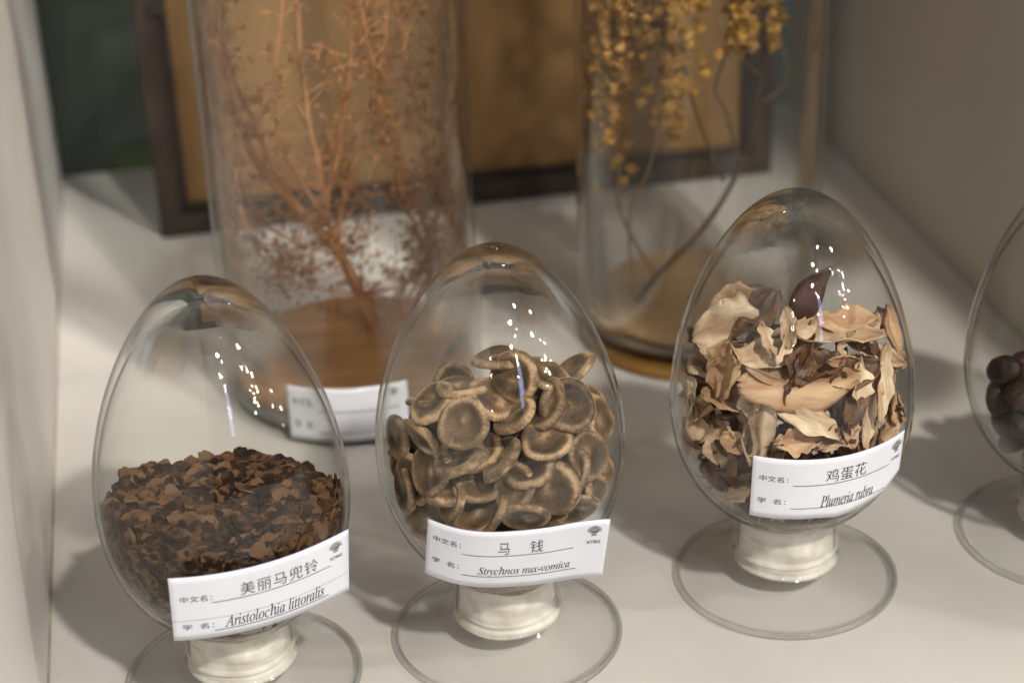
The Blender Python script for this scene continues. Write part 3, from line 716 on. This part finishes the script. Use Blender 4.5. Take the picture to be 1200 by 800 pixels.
PT = [
 (842, 398, 12, 78, 66, 100, 18, .000, .5, .5, 0, 'broad pale petal with a ragged top edge at the left of the third jar', 1, {}),
 (905, 424, 22, 100, 34, 80, 40, .002, 1.0, .9, 0, 'long pale petal bending over the middle of the pile like an arch', 2, {}),
 (985, 402, -4, 92, 22, 90, 55, .006, .6, 1.2, 0, 'narrow pale petal rim running right from the arching one', 3, {}),
 (1035, 418, -28, 72, 26, 60, 45, .002, .8, 1.0, 0, 'tan petal sloping down to the right glass wall', 4, {}),
 (935, 454, 4, 116, 46, 100, 20, .000, .5, -.9, 1, 'large smooth orange-tan petal lying across the centre of the pile', 5, dict(ruffle=.12)),
 (886, 494, 84, 92, 32, 200, 16, .000, .5, .6, 0, 'pale upright petal strip left of the label top corner', 6, {}),
 (850, 474, -18, 62, 34, 90, 30, .002, .6, .9, 1, 'short orange petal below the broad pale one', 7, {}),
 (852, 432, 70, 60, 38, 200, 36, .005, .5, .8, 1, 'reddish tan petal folded under the broad pale one', 8, {}),
 (816, 490, 72, 52, 32, 190, 25, .000, .7, .8, 0, 'small tan petal against the left glass wall', 9, {}),
 (841, 524, 84, 42, 32, 200, 20, .000, .4, .6, 0, 'pale square-ended petal at the lower left', 10, {}),
 (868, 580, 20, 44, 20, 250, 30, .001, .3, .5, 0, 'cream petal scrap at the bottom left beside the label', 11, {}),
 (948, 492, -32, 72, 24, 80, 25, .001, -1.2, .7, 0, 'curved cream petal tip hooking down at the centre right', 12, {}),
 (1039, 452, 78, 78, 18, 10, 35, .001, .5, .9, 0, 'narrow upright tan petal strip near the right wall', 13, {}),
 (1028, 484, 66, 80, 16, 20, 30, .003, .3, .8, 0, 'thin slanting tan strip above the right end of the label', 14, {}),
 (1052, 470, 82, 52, 18, 10, 45, .001, .3, .7, 1, 'orange-tan strip pressed to the right glass wall', 15, {}),
 (935, 520, 10, 46, 24, 80, 30, .001, .6, .9, 1, 'ragged orange scrap just above the middle of the label', 16, dict(ragged=.5)),
 (985, 516, 35, 48, 18, 80, 30, .001, .6, .9, 1, 'small forked tan scrap just above the label', 17, dict(ragged=.5)),
 (1045, 505, 70, 34, 16, 20, 30, .001, .4, .7, 1, 'small orange scrap above the label emblem', 18, {}),
 (888, 372, 60, 66, 30, 120, 40, .022, .6, .35, 2, 'brown translucent petal behind the broad pale one', 19, {}),
 (865, 362, 20, 60, 40, 100, 30, .028, .6, .6, 1, 'dim tan petal at the back left of the pile', 20, {}),
 (926, 385, 100, 42, 16, 150, 30, .010, .6, .9, 0, 'small cream petal tip standing beside the dark bud', 21, {}),
 (944, 385, 40, 26, 16, 60, 30, .008, .6, .9, 0, 'tiny pale scrap under the dark bud', 22, {}),
 (992, 380, 0, 58, 30, 90, 40, .018, .5, .8, 1, 'tan petal at the back right of the dark bud', 23, dict(ragged=.4)),
 (1050, 395, 100, 62, 22, 20, 45, .010, .5, .8, 1, 'tan petal against the back right glass wall', 24, {}),
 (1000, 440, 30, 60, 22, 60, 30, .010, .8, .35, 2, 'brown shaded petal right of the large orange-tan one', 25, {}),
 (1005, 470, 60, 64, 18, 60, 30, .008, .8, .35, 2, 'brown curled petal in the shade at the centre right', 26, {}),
 (805, 455, 84, 54, 20, 180, 45, .001, .3, .7, 0, 'thin pale petal edge at the far left wall', 27, {}),
 (820, 437, 0, 40, 12, 90, 40, .002, .3, .7, 0, 'short cream sliver left of the folded reddish petal', 28, {}),
 (870, 535, 60, 50, 26, 200, 30, .004, .4, .9, 2, 'brown petal under the pale upright strip', 29, {}),
 (905, 535, 50, 34, 20, 90, 20, .002, .4, .9, 1, 'tan scrap at the top left of the label', 30, {}),
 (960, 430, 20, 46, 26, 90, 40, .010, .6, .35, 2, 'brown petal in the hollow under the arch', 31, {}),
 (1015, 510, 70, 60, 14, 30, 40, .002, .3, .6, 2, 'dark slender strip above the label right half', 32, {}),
 (998, 500, 80, 52, 16, 30, 40, .003, .3, .6, 1, 'slender tan strip between dark ones above the label', 33, {}),
]
for (px, py, ang, Lp, Wp, td, ti, ex, cu, ro, mi, lb, sd, kw) in PT: put_petal(E3, px, py, ang, Lp, Wp, td, ti, ex, cu, ro, mi, lb, sd, **kw)
rq = random.Random(77)
for k in range(64):
    px, py = rq.uniform(798, 1062), rq.uniform(395, 590)
    if k < 7: px, py = rq.uniform(850, 1050), rq.uniform(355, 400)
    put_petal(E3, px, py, rq.uniform(0, 180), rq.uniform(28, 62), rq.uniform(9, 22), rq.uniform(0, 360), rq.uniform(10, 60), rq.uniform(.003, .014) + (.012 if k < 7 else .003), rq.uniform(.3, 1.6) * rq.choice((-1, 1)),
              rq.uniform(.3, 1.2), rq.choice((0, 1, 1, 2, 2)), 'thin curled petal strip wedged between the larger dried petals', 300 + k, ragged=rq.choice((.1, .3, .5)), ruffle=.25)
# dark bud standing in the pile
P0 = Vector(E3.hit(945, 345)[0]) + Vector(E3.hit(945, 345)[1]) * .022
V = []; F = []; nb = 14; na = 16
for i in range(nb + 1):
    u = i / nb; r = .0066 * math.sin(math.pi * min(1, (u * .92 + .06))) ** .7 * (1 - .35 * u); zz = (u - .5) * .026; bend = .008 * (u - .2) ** 2
    for j in range(na):
        a = 2 * math.pi * j / na; rr = r * (1 + .18 * math.cos(3 * a + u * 4) + .08 * noise.noise(Vector((u * 6, a, 0))))
        V.append((rr * math.cos(a) + bend, rr * .7 * math.sin(a), zz))
for i in range(nb):
    for j in range(na): j2 = (j + 1) % na; F.append((i * na + j, i * na + j2, (i + 1) * na + j2, (i + 1) * na + j))
F.append(tuple(range(na))[::-1]); F.append(tuple(nb * na + j for j in range(na)))
bud = link('dried_bud', mesh('dried_bud', V, F, M_petal[3])); bz = cam_vec(.34, .92, .15).normalized(); bx = bz.orthogonal().normalized(); by = bz.cross(bx)
bx = cam_vec(1, 0, 0); bx = (bx - bz * bx.dot(bz)).normalized(); by = bz.cross(bx)
bud.matrix_world = Matrix.Translation(P0) @ Matrix((bx, by, bz)).transposed().to_4x4()
tag(bud, 'dark purple-brown dried flower bud standing up at the top of the petal pile', 'dried bud')
# darker petals and chips filling the pile
rnd = random.Random(21); k_ = 0
for t_ in range(2600):
    if k_ >= 230: break
    z = rnd.uniform(.040, .112); R_ = E3.rin(z) - .004; a = rnd.uniform(0, 6.28); r = R_ * math.sqrt(rnd.uniform(.0, 1)); x = E3.cx + r * math.cos(a); y = E3.cy + r * math.sin(a)
    if z > .108 - 10 * r * r: continue
    P = Vector((x, y, z)); px, py = fproj(P); Hh, d = E3.hit(px, py)
    if Hh is None or (P - Vector(Hh)).length < .0065: continue
    if y > E3.cy + .03: continue
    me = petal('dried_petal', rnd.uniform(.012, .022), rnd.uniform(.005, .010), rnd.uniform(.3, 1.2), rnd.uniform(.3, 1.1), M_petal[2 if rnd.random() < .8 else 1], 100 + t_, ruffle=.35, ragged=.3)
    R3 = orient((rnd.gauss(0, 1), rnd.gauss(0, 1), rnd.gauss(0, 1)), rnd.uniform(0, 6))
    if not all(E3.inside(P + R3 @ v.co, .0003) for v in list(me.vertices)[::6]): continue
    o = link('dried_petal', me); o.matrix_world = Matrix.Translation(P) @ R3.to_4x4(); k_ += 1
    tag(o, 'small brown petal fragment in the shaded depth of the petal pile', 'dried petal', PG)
# ------------------------------------------------------------ jar 4: dark seeds
J4, E4 = make_jar('bean', 'egg shaped glass jar of dark red-brown seeds, cut off by the right edge', 4)
def bean_mesh(rnd):
    V = []; F = []; n1, n2 = 12, 18; a_, b_, c_ = .0076 * rnd.uniform(.9, 1.15), .0060, .0046
    for i in range(n1 + 1):
        t = math.pi * i / n1
        for j in range(n2):
            p_ = 2 * math.pi * j / n2; x, y, z = math.cos(t), math.sin(t) * math.cos(p_), math.sin(t) * math.sin(p_)
            g_ = 1 - .22 * math.exp(-(y / .22) ** 2) * (z > 0) + .06 * noise.noise(Vector((x * 2, y * 2, z * 2 + a_ * 3000)))
            V.append((x * a_, y * b_ * g_, z * c_ * g_))
    for i in range(n1):
        for j in range(n2): j2 = (j + 1) % n2; F.append((i * n2 + j, (i + 1) * n2 + j, (i + 1) * n2 + j2, i * n2 + j2))
    return mesh('dark_seed', V, F, M_bean)
rnd = random.Random(9); BM_ = [bean_mesh(rnd) for _ in range(5)]; pl = []
for (px, py, ex, lb) in ((1162, 437, 0, 'dark red seed highest against the left glass of the right-hand jar'), (1196, 446, .010, 'dark red seed at the skyline of the pile near the photo edge'),
                         (1186, 468, .0, 'large oval seed with a pale seam facing out in the right-hand jar'), (1158, 468, .002, 'dark seed against the left glass wall under the highest one'),
                         (1192, 505, .0, 'round grey-red seed below the large oval one'), (1166, 500, .001, 'dark seed at the lower left wall of the right-hand jar')):
    P, d = E4.hit(px, py); P = Vector(P) + Vector(d) * (.004 + ex) + (Vector((E4.cx, E4.cy, P[2])) - Vector(P)).normalized() * .006
    o = link('dark_seed', BM_[len(pl) % 5]); R3 = orient(cam_vec(rnd.gauss(0, .4), rnd.gauss(0, .4), 1), rnd.uniform(0, 6)); o.matrix_world = Matrix.Translation(P) @ R3.to_4x4(); pl.append(P)
    tag(o, lb, 'seed', 'dark red seeds in the right-hand jar')
for t_ in range(6000):
    if len(pl) > 95: break
    z = rnd.uniform(.036, .080); R_ = E4.rin(z) - .0085
    if R_ <= 0: continue
    a = rnd.uniform(0, 6.28); r = R_ * math.sqrt(rnd.random()); P = Vector((E4.cx + r * math.cos(a), E4.cy + r * math.sin(a), z))
    if min((P - p_).length for p_ in pl) < .0088: continue
    o = link('dark_seed', rnd.choice(BM_)); o.matrix_world = Matrix.Translation(P) @ orient((rnd.gauss(0, 1), rnd.gauss(0, 1), rnd.gauss(0, 1)), 0).to_4x4(); pl.append(P)
    tag(o, 'dark red-brown oval seed within the pile of the right-hand jar', 'seed', 'dark red seeds in the right-hand jar')
# ------------------------------------------------------------ tall glass cylinders with dried plants
M_cork2 = noisy('pale_wooden_base_disc', (.56, .37, .19), (.72, .51, .29), 14, rough=.6, stretch=(1, 5, 3), bump=.2, bscale=60)
def cylinder(cx, cy, r, label, amber):
    root = empty('glass_cylinder', (cx, cy, 0)); tag(root, label, 'glass cylinder', 'tall glass cylinders with dried plants')
    t = .0028; hgt = .40
    z0 = .0065 if amber else .001
    prof = [(r, z0), (r, hgt - .001), (r - t / 2, hgt), (r - t, hgt - .001), (r - t, z0 + .006), (.0001, z0 + .006), (.0001, z0)]
    V, F = lathe(prof, 120); F = [f[::-1] for f in F]
    link('glass_tube', mesh('glass_tube', V, F, M_tube), root)
    def dsk(name, rr, a, b, m_, bv=.0012):
        pr = [(.0001, b), (rr - bv * 2, b), (rr - bv * .6, b - bv * .4), (rr, b - bv * 1.4), (rr, a + bv), (rr - bv, a), (.0001, a)]
        V, F = lathe(pr, 96); link(name, mesh(name, V, F, m_), root)
    if amber:
        dsk('amber_rim', r - .0005, .0002, .006, M_amber); dsk('shade_disc', r - t - .001, z0 + .0065, .0150, M_greyb); dsk('wooden_disc', r - t - .0045, .0155, .0235, M_cork2, .0025)  # grey disc draws the shadow band below the wood
    else:
        dsk('shade_disc', r - t - .001, .0075, .0120, M_greyb); dsk('wooden_disc', r - t - .0035, .0125, .0245, M_cork, .0025)
    return root
C1 = (.0760, .8580); C2 = (.2590, .8740)
g1 = cylinder(*C1, .0635, 'tall clear glass cylinder on the left holding a rust-red dried plant on a wooden disc', False)
g2 = cylinder(*C2, .0620, 'tall clear glass cylinder on the right holding a yellow-flowered dried plant on a wooden disc', True)
# paper label on the left cylinder, wrapped round its foot
def cyl_label(u, v, off=0.0):
    a = -.17 + (u - .5) * .92; z = .0325 - v * .0285; r = .0640 + off
    return np.array([r * math.sin(a), -r * math.cos(a), z])
add_label(g1, cyl_label, .061, .0285,
          [('中文名：', .05, .24, .20, .36, dict(weight=0)), ('学  名：', .05, .24, .62, .78, dict(weight=0)), ('中', .50, .56, .18, .42, dict(weight=.01)), ('文', .64, .70, .18, .42, dict(weight=.01))][:2],
          [(.26, .92, .44, .0005, M_ink), (.26, .92, .84, .0005, M_ink)], (.88, .16, .0024))
# --- dried plants
def poly(pts, y0, jit=0, y1=None):
    y1 = y0 if y1 is None else y1; out = []
    for i, (px, py) in enumerate(pts):
        f_ = i / max(1, len(pts) - 1); out.append(Vector(at_y(px, py, y0 + (y1 - y0) * f_)))
    return out
def smooth(pts, n=5):
    res = []
    for i in range(len(pts) - 1):
        p0, p1, p2, p3 = pts[max(i - 1, 0)], pts[i], pts[i + 1], pts[min(i + 2, len(pts) - 1)]
        for k in range(n):
            t = k / n; res.append(.5 * ((2 * p1) + (-p0 + p2) * t + (2 * p0 - 5 * p1 + 4 * p2 - p3) * t * t + (-p0 + 3 * p1 - 3 * p2 + p3) * t ** 3))
    res.append(pts[-1]); return res
def clampcyl(p, C, r=.057):
    d = math.hypot(p.x - C[0], p.y - C[1])
    if d > r: p = Vector((C[0] + (p.x - C[0]) * r / d, C[1] + (p.y - C[1]) * r / d, p.z))
    return p
root = empty('dried_plant', (C1[0], C1[1], .0245)); tag(root, 'rust-red dried plant with fine leaflets inside the left glass cylinder', 'dried plant')
base1 = (448, 408)
stems = [([base1, (425, 345), (400, 300), (368, 265), (305, 195), (268, 110), (250, 20), (235, -90), (240, -340)], .862, .850, .0025),
         ([(368, 265), (330, 215), (300, 150), (272, 90), (262, 30), (262, -60)], .858, .856, .0016),
         ([(425, 345), (385, 262), (375, 200), (362, 140), (352, 60), (345, -80), (335, -340)], .862, .868, .0013),
         ([base1, (385, 262), (396, 180), (408, 100), (412, 40), (410, -90), (400, -360)], .862, .860, .0015),
         ([base1, (400, 300), (405, 220), (425, 165), (438, 90), (432, 30), (425, -80), (440, -350)], .862, .872, .0012),
         ([base1, (505, 312), (482, 225), (458, 150), (440, 85), (424, 10), (415, -90)], .862, .850, .0015),
         ([(505, 312), (470, 220), (446, 140), (450, 60), (462, -60)], .856, .846, .0010),
         ([base1, (500, 300), (494, 230), (498, 170), (480, 90), (465, 0), (470, -80), (468, -340)], .862, .852, .0011),
         ([(400, 300), (350, 285), (310, 262), (285, 215), (280, 160)], .858, .840, .0008),
         ([base1, (470, 340), (520, 290), (528, 230), (505, 190)], .862, .840, .0009),
         ([(425, 345), (470, 335), (510, 318), (530, 290)], .858, .850, .0009),
         ([(500, 372), (505, 312), (512, 262), (520, 200), (526, 120)], .858, .850, .0011),
         ([(400, 300), (350, 318), (305, 300), (290, 262)], .858, .842, .0008), ([(425, 345), (372, 338), (330, 322), (312, 290)], .858, .846, .0008),
         ([(385, 262), (330, 170), (322, 90), (330, 20), (335, -60)], .860, .866, .0009), ([(458, 150), (500, 110), (512, 50), (508, -20)], .852, .848, .0008)]
rnd = random.Random(4); leaves = MB(); twigs = MB()
def leaflet(p, s):
    n = Vector((rnd.gauss(0, 1), rnd.gauss(0, 1), rnd.gauss(0, 1))).normalized(); a = n.orthogonal().normalized(); b = n.cross(a)
    a, b = a * s, b * s * rnd.uniform(.5, .9); V = [p + a, p + b, p - a, p - b, p + n * s * .35, p - n * s * .35]
    leaves.add(V, [(0, 1, 4), (1, 2, 4), (2, 3, 4), (3, 0, 4), (1, 0, 5), (2, 1, 5), (3, 2, 5), (0, 3, 5)], rnd.random())
for pts, y0, y1, r0 in stems:
    P = smooth(poly(pts, y0, 0, y1)); P = [clampcyl(p, C1) for p in P]
    P[0].z = max(P[0].z, .0245)
    n = len(P); V, F = tube(P, [r0 * (1 - .6 * i / n) for i in range(n)], 7); m_ = mesh('stem', [v - root.location for v in V], F, M_stem1); link('stem', m_, root)
    for i in range(4, n):
        dens = 2 if P[i].z > .03 else 1
        for k in range(dens + (1 if P[i].z < .12 or P[i].z > .2 else 0)):
            if rnd.random() < .35: continue
            d = Vector((rnd.gauss(0, 1), rnd.gauss(0, 1), rnd.gauss(0, .7) + .5)).normalized(); Lt = rnd.uniform(.010, .030)
            q_ = [P[i]]; cur = P[i].copy()
            for s_ in range(5):
                d = (d + Vector((rnd.gauss(0, .3), rnd.gauss(0, .3), rnd.gauss(0, .3)))).normalized(); cur = clampcyl(cur + d * Lt / 5, C1, .0585); q_.append(cur.copy())
            V, F = tube(q_, [.00035] * len(q_), 4); twigs.add(V, F, rnd.random())
            for s_ in range(1, 6):
                for _ in range(rnd.choice((1, 2, 2, 3))): leaflet(clampcyl(q_[s_] + Vector((rnd.gauss(0, .0018), rnd.gauss(0, .0018), rnd.gauss(0, .0018))), C1, .0588), rnd.uniform(.0007, .0016))
# sparse leaflet cloud: low left and round the centre
for _ in range(620):
    px = rnd.choice((rnd.gauss(320, 34), rnd.gauss(400, 50), rnd.gauss(500, 22))); py = rnd.uniform(225, 372)
    p = clampcyl(Vector(at_y(px, py, rnd.uniform(.82, .90))), C1)
    if p.z > .026: leaflet(p, rnd.uniform(.0007, .0016))
for mb_, nm, mm in ((leaves, 'leaflets', M_leaf1), (twigs, 'fine_twigs', M_stem1)):
    mb_.V = [tuple(Vector(v) - root.location) for v in mb_.V]; tag(link(nm, mb_.mesh(nm, mm, False), root), kind='stuff')
root = empty('dried_plant', (C2[0], C2[1], .0235)); tag(root, 'dried plant with hanging yellow flowers and a dark curved stem inside right cylinder', 'dried plant')
st2 = [([(728, 382), (768, 325), (818, 275), (855, 220), (880, 160), (893, 90), (896, 10), (893, -90), (860, -380)], .868, .876, .0017, M_stem2),
       ([(768, 325), (738, 272), (724, 235), (727, 180), (728, 60), (728, -80), (740, -390)], .866, .862, .0011, M_stem3),
       ([(742, 350), (738, 250), (760, 200), (772, 130), (770, -80), (785, -380)], .868, .860, .0008, M_stem3),
       ([(848, 212), (828, 165), (812, 120), (800, 60), (790, -60)], .874, .870, .0009, M_stem2),
       ([(868, 195), (850, 130), (838, 105), (850, 60), (862, -40)], .874, .866, .0009, M_stem2),
       ([(893, 118), (912, 108), (922, 88), (918, 55), (908, 10), (905, -60)], .876, .872, .0008, M_stem3),
       ([(893, 90), (870, 68), (850, 45), (840, 0), (836, -70)], .876, .868, .0008, M_stem3)]
for pts, y0, y1, r0, mm in st2:
    P = [clampcyl(p, C2) for p in smooth(poly(pts, y0, 0, y1))]; P[0].z = max(P[0].z, .0235)
    n = len(P); V, F = tube(P, [r0 * (1 - .45 * i / n) for i in range(n)], 7); link('stem', mesh('stem', [v - root.location for v in V], F, mm), root)
def floret(rnd):
    V = []; F = []; s0 = rnd.uniform(0, 99)
    for i in range(6):
        t = math.pi * i / 5
        for j in range(8):
            p_ = 2 * math.pi * j / 8; d = Vector((math.sin(t) * math.cos(p_), math.sin(t) * math.sin(p_), math.cos(t)))
            V.append(d * .0028 * (1 + 1.1 * noise.noise(d * 3.0 + Vector((s0, 0, 0)))))
    for i in range(5):
        for j in range(8): j2 = (j + 1) % 8; F.append((i * 8 + j, (i + 1) * 8 + j, (i + 1) * 8 + j2, i * 8 + j2))
    return mesh('floret', V, F, M_flower, False)
FM = [floret(rnd) for _ in range(6)]
cols = [(698, -40, 175, 11, 62), (716, -40, 150, 9, 40), (736, -40, 110, 10, 40), (728, 150, 220, 7, 9), (750, -30, 70, 9, 24), (788, -40, 165, 7, 50), (812, -40, 62, 10, 16),
        (763, 95, 145, 8, 6), (868, -40, 62, 10, 22), (908, -40, 55, 8, 22), (848, 40, 70, 10, 5), (830, 60, 90, 6, 3)]
rndm = random.Random(31); mass = MB()
for _ in range(700):            # the flower clusters go on up to the top of the cylinder
    px = rndm.choice((rndm.gauss(715, 24), rndm.gauss(790, 22), rndm.gauss(850, 26), rndm.gauss(760, 30))); py = rndm.uniform(-430, -42)
    if rndm.random() < .5: px, py = rndm.choice(((rndm.gauss(700, 9), rndm.uniform(-40, 175)), (rndm.gauss(722, 9), rndm.uniform(-40, 150)), (rndm.gauss(742, 9), rndm.uniform(-40, 95)), (rndm.gauss(790, 8), rndm.uniform(-40, 160)), (rndm.gauss(770, 9), rndm.uniform(-40, 60)), (rndm.gauss(872, 11), rndm.uniform(-40, 55))))
    px = max(px, 688)
    p = clampcyl(Vector(at_y(px, py, .866 + rndm.gauss(0, .014))), C2, .056)
    if p.z > .392: continue
    me = rndm.choice(FM); R3 = orient((rndm.gauss(0, 1), rndm.gauss(0, 1), 1), 0)
    mass.add([p - root.location + R3 @ (v.co * rndm.uniform(.8, 1.15)) for v in me.vertices], [tuple(q_.vertices) for q_ in me.polygons], .5)
tag(link('floret_mass', mass.mesh('floret_mass', M_flower, False), root), kind='stuff')
for (cx_, y0, y1, sg, cnt) in cols:
    for i in range(cnt):
        f_ = (i + rnd.random()) / cnt; py = y0 + (y1 - y0) * f_; px = cx_ + rnd.gauss(0, sg * (1 - .45 * f_))
        if px < 686: px = 690 + rnd.random() * 4
        p = clampcyl(Vector(at_y(px, py, .866 + rnd.gauss(0, .010))), C2, .056)
        o = link('floret', rnd.choice(FM), root); s_ = rnd.uniform(.6, 1.15)
        o.matrix_local = Matrix.Translation(p - root.location) @ Matrix.Rotation(rnd.uniform(0, 6), 4, Vector((rnd.gauss(0, 1), rnd.gauss(0, 1), 1))) @ Matrix.Scale(s_, 4)

# ------------------------------------------------------------ dust and crumbs on the shelf
rd = random.Random(8); M_dust = noisy('grey_dust', (.22, .18, .14), (.42, .38, .32), 300, rough=.9); dust = MB()
for _ in range(150):
    x, y = rd.uniform(WX0 + .004, WX1 - .004), rd.uniform(.48, 1.18)
    if rd.random() < .3: x = WX0 + .002 + abs(rd.gauss(0, .004))
    sz = rd.uniform(.00015, .00042); a = rd.uniform(0, 6)
    V = [(x + sz * math.cos(a + k * 1.57) * rd.uniform(.6, 1.5), y + sz * math.sin(a + k * 1.57) * rd.uniform(.6, 1.5), .0002) for k in range(4)] + [(x, y, .0002 + sz * .7)]
    dust.add(V, [(0, 1, 4), (1, 2, 4), (2, 3, 4), (3, 0, 4)])
tag(link('dust_specks', dust.mesh('dust_specks', M_dust, False)), 'tiny grey dust specks scattered over the white shelf', 'dust', kind='stuff')
